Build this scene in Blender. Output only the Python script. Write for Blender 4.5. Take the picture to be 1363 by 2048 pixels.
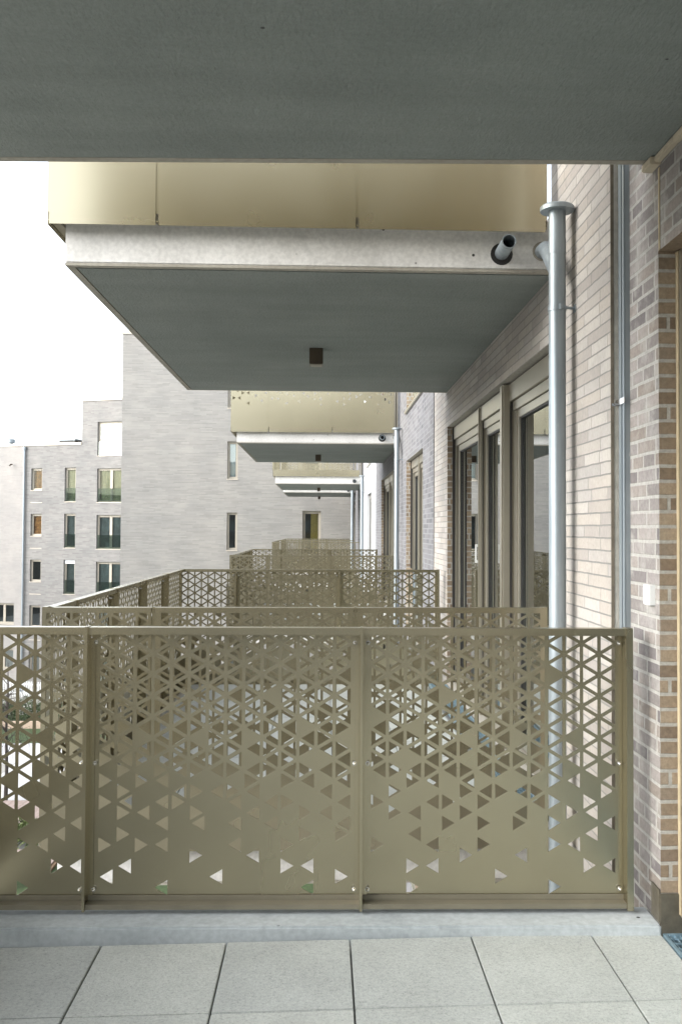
import bpy, bmesh, math, random
from mathutils import Vector, Matrix
random.seed(7)
R = math.radians
SC = bpy.context.scene
COL = SC.collection
for o in list(bpy.data.objects): bpy.data.objects.remove(o)

# ------------------------------------------------------------------ camera
EYE = 12.4                        # camera height above the courtyard; all z below are relative to the eye
f_px, cx, cy = 1900.0, 725.2, 1005.1
yaw, pitch, roll = 0.0414, 0.0278, 0.0046
cam_d = bpy.data.cameras.new('camera'); cam = bpy.data.objects.new('camera', cam_d); COL.objects.link(cam)
fw = Vector((math.sin(yaw)*math.cos(pitch), math.cos(yaw)*math.cos(pitch), math.sin(pitch)))
rt = Vector((math.cos(yaw), -math.sin(yaw), 0)); up = rt.cross(fw)
c_, s_ = math.cos(roll), math.sin(roll)
r2 = c_*rt + s_*up; u2 = c_*up - s_*rt
cam.matrix_world = Matrix(((r2.x, u2.x, -fw.x, 0), (r2.y, u2.y, -fw.y, 0), (r2.z, u2.z, -fw.z, 0), (0, 0, 0, 1)))
cam_d.sensor_fit = 'VERTICAL'; cam_d.sensor_height = 36.0; cam_d.lens = f_px*36/2048
cam_d.shift_x = (681.5-cx)/2048; cam_d.shift_y = (cy-1024)/2048
cam_d.clip_start = 0.05; cam_d.clip_end = 2000
SC.camera = cam

# ------------------------------------------------------------------ sky, sun, exposure
SUN_EL, SUN_ROT = R(26), R(249)
w = bpy.data.worlds.new('World'); SC.world = w; w.use_nodes = True
nt = w.node_tree; nt.nodes.clear()
sky = nt.nodes.new('ShaderNodeTexSky'); sky.sky_type = 'NISHITA'; sky.sun_disc = False
sky.sun_elevation = SUN_EL; sky.sun_rotation = SUN_ROT; sky.air_density = 1.0; sky.dust_density = 1.2; sky.ozone_density = 1.0
hsv = nt.nodes.new('ShaderNodeHueSaturation'); hsv.inputs['Saturation'].default_value = 0.30
bg = nt.nodes.new('ShaderNodeBackground'); bg.inputs['Strength'].default_value = 0.15
wo = nt.nodes.new('ShaderNodeOutputWorld')
nt.links.new(sky.outputs[0], hsv.inputs['Color']); nt.links.new(hsv.outputs[0], bg.inputs[0]); nt.links.new(bg.outputs[0], wo.inputs[0])
sd = bpy.data.lights.new('sun', 'SUN'); sd.energy = 1.1; sd.angle = R(56); sd.color = (1.0, 0.985, 0.95)
sun = bpy.data.objects.new('sun', sd); COL.objects.link(sun)
to_sun = Vector((math.sin(SUN_ROT)*math.cos(SUN_EL), math.cos(SUN_ROT)*math.cos(SUN_EL), math.sin(SUN_EL)))
sun.rotation_euler = to_sun.to_track_quat('Z', 'Y').to_euler()
SC.view_settings.view_transform = 'Standard'; SC.view_settings.look = 'None'
SC.view_settings.exposure = 2.14; SC.view_settings.gamma = 1.0
SC.render.engine = 'CYCLES'
SC.cycles.max_bounces = 14; SC.cycles.diffuse_bounces = 8; SC.cycles.glossy_bounces = 6; SC.cycles.transparent_max_bounces = 16
SC.cycles.use_denoising = True

# ------------------------------------------------------------------ materials
def nodes(name):
    m = bpy.data.materials.new(name); m.use_nodes = True
    t = m.node_tree; b = t.nodes['Principled BSDF']
    return m, t, b
def N(t, typ, **kw):
    n = t.nodes.new(typ)
    for k, v in kw.items():
        if k in n.inputs: n.inputs[k].default_value = v
        else: setattr(n, k, v)
    return n
def ramp(t, stops, interp='LINEAR'):
    n = t.nodes.new('ShaderNodeValToRGB'); cr = n.color_ramp; cr.interpolation = interp
    while len(cr.elements) < len(stops): cr.elements.new(0.5)
    for e, (p, c) in zip(cr.elements, stops):
        e.position = p; e.color = (*c, 1) if len(c) == 3 else c
    return n
def mixc(t, fac, a, b, mode='MIX'):
    n = t.nodes.new('ShaderNodeMix'); n.data_type = 'RGBA'; n.blend_type = mode
    for sock, v in ((n.inputs[0], fac), (n.inputs[6], a), (n.inputs[7], b)):
        if isinstance(v, bpy.types.NodeSocket): t.links.new(v, sock)
        elif isinstance(v, (int, float)): sock.default_value = v
        else: sock.default_value = (*v, 1)
    return n.outputs[2]
def bump(t, b, h, strength=0.3, dist=0.01, prev=None):
    n = N(t, 'ShaderNodeBump', Strength=strength, Distance=dist)
    t.links.new(h, n.inputs['Height'])
    if prev: t.links.new(prev, n.inputs['Normal'])
    t.links.new(n.outputs[0], b.inputs['Normal'])
    return n.outputs[0]
def pos(t): return t.nodes.new('ShaderNodeNewGeometry').outputs['Position']
def noise(t, vec, scale, detail=3, rough=0.55):
    n = N(t, 'ShaderNodeTexNoise', Scale=scale, Detail=detail, Roughness=rough); t.links.new(vec, n.inputs['Vector'])
    return n.outputs[0]
def simple(name, col, rough=0.5, metal=0.0, var=0.12, scale=4.0, bumps=0.0, bscale=60.0, spec=0.5, rv=0.06):
    m, t, b = nodes(name); p = pos(t)
    n = noise(t, p, scale, 5)
    lo = [max(0, c*(1-var)) for c in col]; hi = [min(1, c*(1+var)) for c in col]
    r = ramp(t, [(0.3, lo), (0.7, hi)]); t.links.new(n, r.inputs[0]); t.links.new(r.outputs[0], b.inputs['Base Color'])
    rr = N(t, 'ShaderNodeMapRange'); rr.inputs['To Min'].default_value = max(0.02, rough-rv); rr.inputs['To Max'].default_value = rough+rv
    t.links.new(noise(t, p, scale*3, 3), rr.inputs['Value']); t.links.new(rr.outputs[0], b.inputs['Roughness'])
    b.inputs['Metallic'].default_value = metal; b.inputs['Specular IOR Level'].default_value = spec
    if bumps: bump(t, b, noise(t, p, bscale, 4), bumps, 0.004)
    return m
def brick(name, tints, mortar, bw=0.25, bh=0.064, ms=0.006, depth=0.5, grain=0.25, dark=(0.1, 0.09, 0.085), smear=0.0, offset=0.5):
    """long thin facing bricks laid in world space: u runs along the wall, v up"""
    m, t, b = nodes(name); g = t.nodes.new('ShaderNodeNewGeometry')
    sp = t.nodes.new('ShaderNodeSeparateXYZ'); t.links.new(g.outputs['Position'], sp.inputs[0])
    sn = t.nodes.new('ShaderNodeSeparateXYZ'); t.links.new(g.outputs['Normal'], sn.inputs[0])
    def mm(op, a, c):
        n = t.nodes.new('ShaderNodeMath'); n.operation = op
        for i, v in enumerate((a, c)):
            if isinstance(v, (int, float)): n.inputs[i].default_value = v
            else: t.links.new(v, n.inputs[i])
        return n.outputs[0]
    # true (unbumped) normal
    u = mm('SUBTRACT', mm('MULTIPLY', sp.outputs[0], g_true(t, sn, 1)), mm('MULTIPLY', sp.outputs[1], g_true(t, sn, 0)))
    wob = noise(t, g.outputs['Position'], 9.0, 2)
    v = mm('ADD', sp.outputs[2], mm('MULTIPLY', mm('SUBTRACT', wob, 0.5), 0.006))
    cb = t.nodes.new('ShaderNodeCombineXYZ'); t.links.new(u, cb.inputs[0]); t.links.new(v, cb.inputs[1])
    br = t.nodes.new('ShaderNodeTexBrick'); t.links.new(cb.outputs[0], br.inputs['Vector'])
    br.inputs['Color1'].default_value = (0, 0, 0, 1); br.inputs['Color2'].default_value = (1, 1, 1, 1); br.inputs['Mortar'].default_value = (0.5, 0.5, 0.5, 1)
    br.inputs['Scale'].default_value = 1.0; br.inputs['Brick Width'].default_value = bw; br.inputs['Row Height'].default_value = bh
    br.inputs['Mortar Size'].default_value = ms; br.inputs['Mortar Smooth'].default_value = 0.25; br.offset = offset; br.squash = 0.62; br.squash_frequency = 3
    k = len(tints)
    r = ramp(t, [((i+0.5)/k, c) for i, c in enumerate(tints)]); t.links.new(br.outputs['Color'], r.inputs[0])
    cl = mixc(t, 1.0, r.outputs[0], (1, 1, 1), 'MULTIPLY')
    n1 = noise(t, g.outputs['Position'], 45, 5, 0.7)
    gr = ramp(t, [(0.25, (1-grain,)*3), (0.75, (1+grain*0.6,)*3)]); t.links.new(n1, gr.inputs[0])
    cl = mixc(t, 1.0, cl, gr.outputs[0], 'MULTIPLY')
    # kiln specks and a large soft stain drift
    sp2 = ramp(t, [(0.66, (0, 0, 0)), (0.74, (1, 1, 1))]); t.links.new(noise(t, g.outputs['Position'], 70, 2), sp2.inputs[0])
    cl = mixc(t, mixc(t, 1.0, sp2.outputs[0], (0.45, 0.45, 0.45), 'MULTIPLY'), cl, dark)
    big = ramp(t, [(0.3, (0.9, 0.9, 0.9)), (0.7, (1.08, 1.06, 1.04))]); t.links.new(noise(t, g.outputs['Position'], 0.8, 3), big.inputs[0])
    mort = mixc(t, 1.0, gr.outputs[0], mortar, 'MULTIPLY')
    if smear:
        sm = ramp(t, [(0.5, (0, 0, 0)), (0.68, (smear,)*3)]); t.links.new(noise(t, g.outputs['Position'], 7, 5, 0.65), sm.inputs[0])
        cl = mixc(t, sm.outputs[0], cl, mortar)
    fac = br.outputs['Fac']
    out = mixc(t, 1.0, mixc(t, fac, cl, mort), big.outputs[0], 'MULTIPLY')
    t.links.new(out, b.inputs['Base Color']); b.inputs['Roughness'].default_value = 0.85; b.inputs['Specular IOR Level'].default_value = 0.25
    inv = mm('SUBTRACT', 1.0, fac)
    p1 = bump(t, b, inv, depth, 0.006)
    bump(t, b, n1, 0.25, 0.004, p1)
    return m
def g_true(t, sn, i):
    return sn.outputs[i]

M = {}
M['bronze'] = simple('bronze_powder_coat', (0.43, 0.388, 0.275), 0.27, 0.96, 0.05, 0.9, rv=0.012)
M['bronze_in'] = simple('bronze_window_profile', (0.36, 0.335, 0.275), 0.30, 0.65, 0.04, 3, rv=0.02)
M['bronze_dusty'] = simple('shaded_bronze_coat', (0.19, 0.172, 0.125), 0.55, 0.3, 0.12, 6)  # darker copy of the railing bronze: shade of the bottom rail painted in
M['steel'] = simple('stainless_bolt', (0.72, 0.72, 0.72), 0.18, 1.0, 0.05, 30)
M['zinc'] = None
m, t, b = nodes('galvanised_steel'); p = pos(t)
mp = N(t, 'ShaderNodeMapping'); mp.inputs['Scale'].default_value = (18, 18, 1.2); t.links.new(p, mp.inputs[0])
r = ramp(t, [(0.3, (0.235, 0.275, 0.30)), (0.55, (0.30, 0.34, 0.365)), (0.75, (0.365, 0.40, 0.42))]); t.links.new(noise(t, mp.outputs[0], 1.5, 5, 0.6), r.inputs[0])
scr = ramp(t, [(0.72, (0, 0, 0)), (0.76, (0.5, 0.5, 0.5))]); mp2 = N(t, 'ShaderNodeMapping'); mp2.inputs['Scale'].default_value = (120, 120, 9); t.links.new(p, mp2.inputs[0])
t.links.new(noise(t, mp2.outputs[0], 1.0, 2), scr.inputs[0])
t.links.new(mixc(t, scr.outputs[0], r.outputs[0], (0.75, 0.77, 0.78)), b.inputs['Base Color'])
b.inputs['Metallic'].default_value = 0.55; b.inputs['Roughness'].default_value = 0.45
bump(t, b, noise(t, mp.outputs[0], 3, 3), 0.05, 0.003); M['zinc'] = m
M['grate'] = simple('grating_steel', (0.30, 0.42, 0.49), 0.42, 0.6, 0.2, 20)
# fair-faced concrete with bug holes
def concrete(name, lo, hi, pits=True):
    m, t, b = nodes(name); p = pos(t)
    r = ramp(t, [(0.25, lo), (0.75, hi)]); t.links.new(noise(t, p, 2.2, 7, 0.62), r.inputs[0])
    col = r.outputs[0]
    f = ramp(t, [(0.35, (0.88,)*3), (0.65, (1.06,)*3)]); t.links.new(noise(t, p, 40, 4), f.inputs[0])
    col = mixc(t, 1.0, col, f.outputs[0], 'MULTIPLY')
    # grey cloudy stain shapes
    s = ramp(t, [(0.56, (0, 0, 0)), (0.72, (0.35,)*3)]); t.links.new(noise(t, p, 5.5, 6, 0.7), s.inputs[0])
    col = mixc(t, s.outputs[0], col, [c*0.55 for c in lo])
    if pits:
        vo = N(t, 'ShaderNodeTexVoronoi', Scale=8.5); t.links.new(p, vo.inputs['Vector'])
        pr = ramp(t, [(0.06, (1, 1, 1)), (0.09, (0, 0, 0))]); t.links.new(vo.outputs['Distance'], pr.inputs[0])
        gate = ramp(t, [(0.47, (0, 0, 0)), (0.52, (1, 1, 1))]); t.links.new(noise(t, p, 3.3, 2), gate.inputs[0])
        pm = mixc(t, 1.0, pr.outputs[0], gate.outputs[0], 'MULTIPLY')
        col = mixc(t, pm, col, (0.035, 0.033, 0.03))
    t.links.new(col, b.inputs['Base Color']); b.inputs['Roughness'].default_value = 0.8; b.inputs['Specular IOR Level'].default_value = 0.3
    bump(t, b, noise(t, p, 55, 5), 0.15, 0.004)
    return m
M['concrete'] = concrete('fair_faced_concrete', (0.52, 0.51, 0.485), (0.68, 0.67, 0.645))
M['kerb'] = concrete('kerb_concrete', (0.35, 0.38, 0.39), (0.47, 0.50, 0.51))
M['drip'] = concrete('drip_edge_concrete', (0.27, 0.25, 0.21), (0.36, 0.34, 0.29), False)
# trowelled soffit plaster
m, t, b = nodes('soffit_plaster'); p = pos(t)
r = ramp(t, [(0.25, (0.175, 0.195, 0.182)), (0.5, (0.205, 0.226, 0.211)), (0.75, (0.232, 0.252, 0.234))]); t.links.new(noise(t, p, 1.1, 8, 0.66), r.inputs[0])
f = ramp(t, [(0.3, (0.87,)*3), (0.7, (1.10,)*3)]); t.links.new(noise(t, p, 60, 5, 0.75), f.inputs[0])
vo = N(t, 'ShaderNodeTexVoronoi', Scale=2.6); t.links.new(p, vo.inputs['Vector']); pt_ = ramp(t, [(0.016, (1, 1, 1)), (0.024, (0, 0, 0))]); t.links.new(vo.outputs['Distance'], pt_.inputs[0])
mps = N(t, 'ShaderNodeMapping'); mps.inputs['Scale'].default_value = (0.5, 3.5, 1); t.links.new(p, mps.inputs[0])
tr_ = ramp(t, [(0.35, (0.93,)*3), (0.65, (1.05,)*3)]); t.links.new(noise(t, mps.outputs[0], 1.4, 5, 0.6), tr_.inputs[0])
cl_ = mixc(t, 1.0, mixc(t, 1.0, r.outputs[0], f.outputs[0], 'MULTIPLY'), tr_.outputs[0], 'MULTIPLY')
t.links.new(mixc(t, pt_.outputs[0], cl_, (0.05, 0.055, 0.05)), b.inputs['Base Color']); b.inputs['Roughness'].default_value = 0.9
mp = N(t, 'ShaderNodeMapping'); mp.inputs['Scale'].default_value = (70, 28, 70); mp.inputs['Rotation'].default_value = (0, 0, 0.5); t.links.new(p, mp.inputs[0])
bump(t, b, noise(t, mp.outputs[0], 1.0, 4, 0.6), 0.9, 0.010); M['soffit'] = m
# exposed-aggregate pavers
m, t, b = nodes('paver_grit'); p = pos(t)
a1 = ramp(t, [(0.30, (0.21, 0.22, 0.21)), (0.42, (0.35, 0.365, 0.35)), (0.58, (0.425, 0.44, 0.42)), (0.68, (0.47, 0.485, 0.465)), (0.78, (0.60, 0.62, 0.60))]); t.links.new(noise(t, p, 95, 4, 0.85), a1.inputs[0])
a2 = ramp(t, [(0.3, (0.90, 0.90, 0.89)), (0.7, (1.06, 1.06, 1.05))]); t.links.new(noise(t, p, 4.0, 6, 0.65), a2.inputs[0])
gg = t.nodes.new('ShaderNodeNewGeometry'); isl = ramp(t, [(0.0, (0.94, 0.945, 0.95)), (1.0, (1.05, 1.045, 1.03))]); t.links.new(gg.outputs['Random Per Island'], isl.inputs[0])
t.links.new(mixc(t, 1.0, mixc(t, 1.0, a1.outputs[0], a2.outputs[0], 'MULTIPLY'), isl.outputs[0], 'MULTIPLY'), b.inputs['Base Color']); b.inputs['Roughness'].default_value = 0.85
bump(t, b, noise(t, p, 150, 3), 0.5, 0.004); M['paver'] = m
M['brick_near'] = brick('grey_brown_brick', [(0.159, 0.146, 0.147), (0.212, 0.195, 0.187), (0.254, 0.236, 0.229), (0.293, 0.268, 0.252), (0.228, 0.199, 0.176)], (0.363, 0.357, 0.335), 0.235, 0.064, 0.0085, 0.6, 0.24, smear=0.65)
M['brick_pale'] = brick('pale_beige_brick', [(0.323, 0.299, 0.277), (0.37, 0.339, 0.304), (0.401, 0.368, 0.33), (0.345, 0.326, 0.308), (0.418, 0.392, 0.361)], (0.236, 0.233, 0.22), 0.44, 0.0615, 0.0042, 1.0, 0.12, (0.209, 0.176, 0.15), smear=0.3)
M['brick_reveal'] = brick('brown_reveal_brick', [(0.20, 0.15, 0.105), (0.26, 0.20, 0.14), (0.31, 0.245, 0.175), (0.17, 0.128, 0.092), (0.28, 0.225, 0.17)], (0.36, 0.345, 0.31), 0.235, 0.064, 0.0085, 0.6, 0.3, smear=0.0)  # browner tint for the faces inside the openings
M['brick_grey'] = brick('cool_grey_brick', [(0.112, 0.112, 0.118), (0.149, 0.149, 0.157), (0.17, 0.17, 0.178), (0.136, 0.133, 0.136), (0.182, 0.182, 0.19)], (0.211, 0.211, 0.219), 0.24, 0.066, 0.008, 0.3, 0.14, smear=0.6)
M['brick_far'] = brick('streaky_grey_brick', [(0.251, 0.244, 0.23), (0.287, 0.279, 0.263), (0.267, 0.259, 0.247), (0.318, 0.311, 0.29), (0.295, 0.286, 0.267)], (0.292, 0.287, 0.272), 0.62, 0.066, 0.008, 0.2, 0.08, smear=0.5)
M['brick_wing'] = brick('mottled_grey_brick', [(0.196, 0.188, 0.183), (0.235, 0.227, 0.218), (0.213, 0.207, 0.202), (0.263, 0.258, 0.246), (0.242, 0.235, 0.225)], (0.237, 0.235, 0.225), 0.60, 0.10, 0.012, 0.2, 0.10, smear=0.5)
M['brick_cream'] = brick('cream_brick', [(0.305, 0.289, 0.276), (0.329, 0.316, 0.298), (0.316, 0.302, 0.288)], (0.309, 0.296, 0.283), 0.60, 0.10, 0.012, 0.2, 0.08)
M['render'] = simple('white_render', (0.40, 0.41, 0.42), 0.85, 0, 0.03, 3, 0.2, 150)
M['creamrender'] = simple('cream_render', (0.62, 0.56, 0.44), 0.85, 0, 0.03, 2)
M['darkbrick'] = simple('dark_brown_brick', (0.10, 0.095, 0.085), 0.85, 0, 0.2, 1)
M['jointbrown'] = simple('brown_joint_foam', (0.17, 0.145, 0.11), 0.9, 0, 0.2, 20, 0.4, 80)
M['stucco'] = simple('rough_joint_stucco', (0.52, 0.50, 0.45), 0.9, 0, 0.15, 25, 0.9, 140)
M['sealant'] = simple('ochre_sealant', (0.40, 0.33, 0.215), 0.7, 0, 0.15, 12, 0.3, 60)
M['beigeseal'] = simple('beige_sealant', (0.48, 0.42, 0.32), 0.7, 0, 0.1, 12, 0.3, 60)
M['bitumen'] = simple('bitumen_coating', (0.085, 0.075, 0.055), 0.45, 0, 0.3, 18, 0.6, 40)
M['black'] = simple('black_gasket', (0.015, 0.014, 0.013), 0.5, 0, 0.2, 10)
M['lampbrown'] = simple('dark_bronze_lamp', (0.085, 0.065, 0.045), 0.4, 0.4, 0.1, 8)
M['diffuser'] = simple('lamp_diffuser', (0.22, 0.19, 0.15), 0.35, 0, 0.05, 8)
M['white'] = simple('white_plastic', (0.66, 0.67, 0.66), 0.3, 0, 0.02, 8)
M['coping'] = simple('beige_coping', (0.52, 0.47, 0.39), 0.45, 0.2, 0.05, 3)
M['roomgrey'] = simple('room_plaster', (0.20, 0.21, 0.21), 0.8, 0, 0.1, 2)
M['roofing'] = simple('grey_roofing', (0.3, 0.3, 0.3), 0.9, 0, 0.1, 2)
M['yellow'] = simple('yellow_curtain', (0.85, 0.62, 0.18), 0.7, 0, 0.1, 5)  # far-window reflections painted as sheet colours, from here down to the grey
M['amber'] = simple('amber_reflection', (0.70, 0.30, 0.09), 0.7, 0, 0.5, 6)
M['cream'] = simple('cream_reflection', (0.78, 0.66, 0.42), 0.7, 0, 0.1, 2)
M['whiteblind_reflection'] = simple('white_blind', (0.80, 0.82, 0.84), 0.6, 0, 0.03, 3)
M['darkblind'] = simple('grey_blind', (0.20, 0.225, 0.22), 0.7, 0, 0.2, 2)
M['foliage'] = simple('shrub_leaf', (0.085, 0.11, 0.03), 0.6, 0, 0.6, 9)
M['hedge'] = simple('hedge_leaf', (0.05, 0.075, 0.025), 0.6, 0, 0.5, 9)
M['bark'] = simple('dark_bark', (0.05, 0.042, 0.035), 0.85, 0, 0.3, 15, 0.5, 50)
M['grass'] = simple('lawn', (0.04, 0.065, 0.02), 0.9, 0, 0.4, 6, 0.6, 80)
M['path'] = simple('pale_paving', (0.50, 0.50, 0.50), 0.85, 0, 0.08, 1.5, 0.2, 60)
M['ground'] = simple('gravel_ground', (0.34, 0.33, 0.30), 0.9, 0, 0.15, 0.8, 0.3, 30)
M['deck'] = simple('weathered_deck', (0.32, 0.25, 0.22), 0.75, 0, 0.25, 7, 0.3, 60)
M['edging'] = simple('brown_timber_edging', (0.20, 0.13, 0.075), 0.8, 0, 0.3, 9)
M['sandstone'] = simple('sandstone_edging', (0.55, 0.42, 0.32), 0.8, 0, 0.15, 5)
M['skin'] = simple('skin', (0.55, 0.33, 0.24), 0.5, 0, 0.05, 20)
M['shirt'] = simple('pale_shirt', (0.62, 0.66, 0.70), 0.8, 0, 0.08, 20)
M['jeans'] = simple('blue_jeans', (0.14, 0.25, 0.42), 0.85, 0, 0.15, 30)
M['hair'] = simple('brown_hair', (0.08, 0.05, 0.03), 0.6, 0, 0.2, 40)
def glass(name, tint, gloss=(0.95, 0.97, 0.97), extra=0.08, mul=1.6):
    m = bpy.data.materials.new(name); m.use_nodes = True; t = m.node_tree; t.nodes.clear()
    tr = N(t, 'ShaderNodeBsdfTransparent'); tr.inputs[0].default_value = (*tint, 1)
    gl = N(t, 'ShaderNodeBsdfGlossy'); gl.inputs['Color'].default_value = (*gloss, 1); gl.inputs['Roughness'].default_value = 0.015
    fr = N(t, 'ShaderNodeFresnel', IOR=1.55)
    ad = t.nodes.new('ShaderNodeMath'); ad.operation = 'MULTIPLY_ADD'; ad.inputs[1].default_value = mul; ad.inputs[2].default_value = extra; ad.use_clamp = True
    mx = t.nodes.new('ShaderNodeMixShader'); out = t.nodes.new('ShaderNodeOutputMaterial')
    # a faint waviness of the pane
    nb = N(t, 'ShaderNodeTexNoise', Scale=0.9, Detail=1.0); g = t.nodes.new('ShaderNodeNewGeometry'); t.links.new(g.outputs['Position'], nb.inputs['Vector'])
    bp = N(t, 'ShaderNodeBump', Strength=0.02, Distance=0.05); t.links.new(nb.outputs[0], bp.inputs['Height']); t.links.new(bp.outputs[0], gl.inputs['Normal'])
    t.links.new(fr.outputs[0], ad.inputs[0]); t.links.new(ad.outputs[0], mx.inputs[0]); t.links.new(tr.outputs[0], mx.inputs[1]); t.links.new(gl.outputs[0], mx.inputs[2])
    t.links.new(mx.outputs[0], out.inputs[0])
    return m
M['glass'] = glass('window_glass', (0.55, 0.62, 0.60))
M['glass_far'] = glass('far_window_glass', (0.86, 0.90, 0.89), extra=0.02, mul=1.6)
M['balustrade'] = glass('green_balustrade_glass', (0.80, 0.86, 0.83), extra=0.05)

# ------------------------------------------------------------------ mesh helpers
class MB:
    def __init__(s): s.v = []; s.f = []; s.mi = []; s.cur = 0
    def add(s, vs, fs):
        o = len(s.v); s.v += [tuple(x) for x in vs]; s.f += [tuple(i+o for i in q) for q in fs]; s.mi += [s.cur]*len(fs)
    def box(s, x0, x1, y0, y1, z0, z1):
        if x0 > x1: x0, x1 = x1, x0
        if y0 > y1: y0, y1 = y1, y0
        if z0 > z1: z0, z1 = z1, z0
        s.add([(x0,y0,z0),(x1,y0,z0),(x1,y1,z0),(x0,y1,z0),(x0,y0,z1),(x1,y0,z1),(x1,y1,z1),(x0,y1,z1)],
              [(0,3,2,1),(4,5,6,7),(0,1,5,4),(1,2,6,5),(2,3,7,6),(3,0,4,7)])
    def quad(s, a, b, c, d): s.add([a, b, c, d], [(0, 1, 2, 3)])
    def tube(s, pts, rad, n=20, cap=True):
        """tube along points, rad scalar or list"""
        pts = [Vector(p) for p in pts]; rs = rad if isinstance(rad, (list, tuple)) else [rad]*len(pts)
        o = len(s.v); fs = []; prev = None
        for i, p in enumerate(pts):
            d = (pts[min(i+1, len(pts)-1)]-pts[max(i-1, 0)]).normalized()
            a = prev if prev is not None else (Vector((0, 1, 0)) if abs(d.y) < 0.9 else Vector((1, 0, 0)))
            a = (a-d*a.dot(d)).normalized(); b_ = d.cross(a); prev = a
            for k in range(n):
                q = 2*math.pi*k/n; s.v.append(tuple(p+rs[i]*(math.cos(q)*a+math.sin(q)*b_)))
        for i in range(len(pts)-1):
            for k in range(n):
                k2 = (k+1) % n; fs.append((o+i*n+k, o+i*n+k2, o+(i+1)*n+k2, o+(i+1)*n+k))
        if cap: fs += [tuple(o+k for k in range(n))[::-1], tuple(o+(len(pts)-1)*n+k for k in range(n))]
        s.f += fs; s.mi += [s.cur]*len(fs)
    def mesh(s, name, mats, smooth=False, bevel=0.0):
        me = bpy.data.meshes.new(name); me.from_pydata(s.v, [], s.f)
        for m_ in (mats if isinstance(mats, (list, tuple)) else [mats]): me.materials.append(m_)
        for p_, i in zip(me.polygons, s.mi): p_.material_index = i
        bm = bmesh.new(); bm.from_mesh(me)
        if bevel:
            bmesh.ops.bevel(bm, geom=[e for e in bm.edges if len(e.link_faces) == 2 and e.calc_face_angle(0) > 0.6], offset=bevel, segments=2, affect='EDGES', clamp_overlap=True)
        bm.to_mesh(me); bm.free()
        if smooth:
            me.polygons.foreach_set('use_smooth', [True]*len(me.polygons))
            me.set_sharp_from_angle(angle=R(38))
        me.update(); return me
    def build(s, name, mats, parent=None, loc=(0, 0, 0), rot=0.0, **kw):
        return place(s.mesh(name, mats, **kw), name, parent, loc, rot)
def place(me, name, parent=None, loc=(0, 0, 0), rot=0.0, scale=None):
    o = bpy.data.objects.new(name, me); COL.objects.link(o); o.location = loc; o.rotation_euler = (0, 0, rot)
    if scale: o.scale = scale
    if parent: o.parent = parent
    return o
def thing(name, label, cat, loc=(0, 0, 0), rot=0.0, group=None):
    o = bpy.data.objects.new(name, None); COL.objects.link(o); o.location = loc; o.rotation_euler = (0, 0, rot); o.empty_display_size = 0.2
    return tag(o, label, cat, group)
def tag(o, label, cat, group=None):
    o['label'] = label; o['category'] = cat
    if group: o['group'] = group
    return o
def struct(o, kind='structure'): o['kind'] = kind; return o
def copy_tree(o, parent=None):
    c = o.copy(); COL.objects.link(c)
    if parent: c.parent = parent
    for ch in [x for x in bpy.data.objects if x.parent == o and x != c]: copy_tree(ch, c)
    return c

# ------------------------------------------------------------------ perforated panels
PIT, H2, HOLE = 0.0782, 0.0457, 0.715
B_SOLID = {0:[7],1:[11],2:[8,11],4:[5],5:[9,11],8:[9],10:[3],11:[9]}
B_HOLE = {0:[12,15,19],1:[12,14,16],2:[12,13,16,18,21,23],3:[12,13,15,19,21],4:[12,15,17],5:[12,13,14,16,20],6:[12,14,15,17,19],7:[12,14,22],
          8:[12,14,16,17,20],9:[12,14,15],10:[12,13,15,17,19,23],11:[13,16,19],12:[12,15,16,18,21],13:[13,14,17,21]}
A_SOLID = {2:[9],5:[9],8:[9,11],9:[5],11:[8,11],12:[11],13:[9]}
A_HOLE = {0:[13,15,19,22],1:[12,14,15,16,18,21],2:[13,16,19],3:[12,13,15,17,19,23],4:[12,14,15],5:[12,14,16,17,20],6:[12,14,22],7:[12,14,15,17,19],
          8:[12,13,14,16,20],9:[12,15,17],10:[12,13,15,19,21],11:[12,13,16,18,21,23],12:[12,14,16],13:[12,13,15,17,18,22]}
def clip(poly, z, keep_below):
    out = []
    for i, a in enumerate(poly):
        b_ = poly[(i+1) % len(poly)]
        ia = (a[1] <= z) == keep_below or a[1] == z; ib = (b_[1] <= z) == keep_below or b_[1] == z
        if ia: out.append(a)
        if ia != ib:
            k = (z-a[1])/(b_[1]-a[1]); out.append((a[0]+k*(b_[0]-a[0]), z))
    return out
def area(p): return 0.5*sum(p[i][0]*p[(i+1) % len(p)][1]-p[(i+1) % len(p)][0]*p[i][1] for i in range(len(p)))
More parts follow.
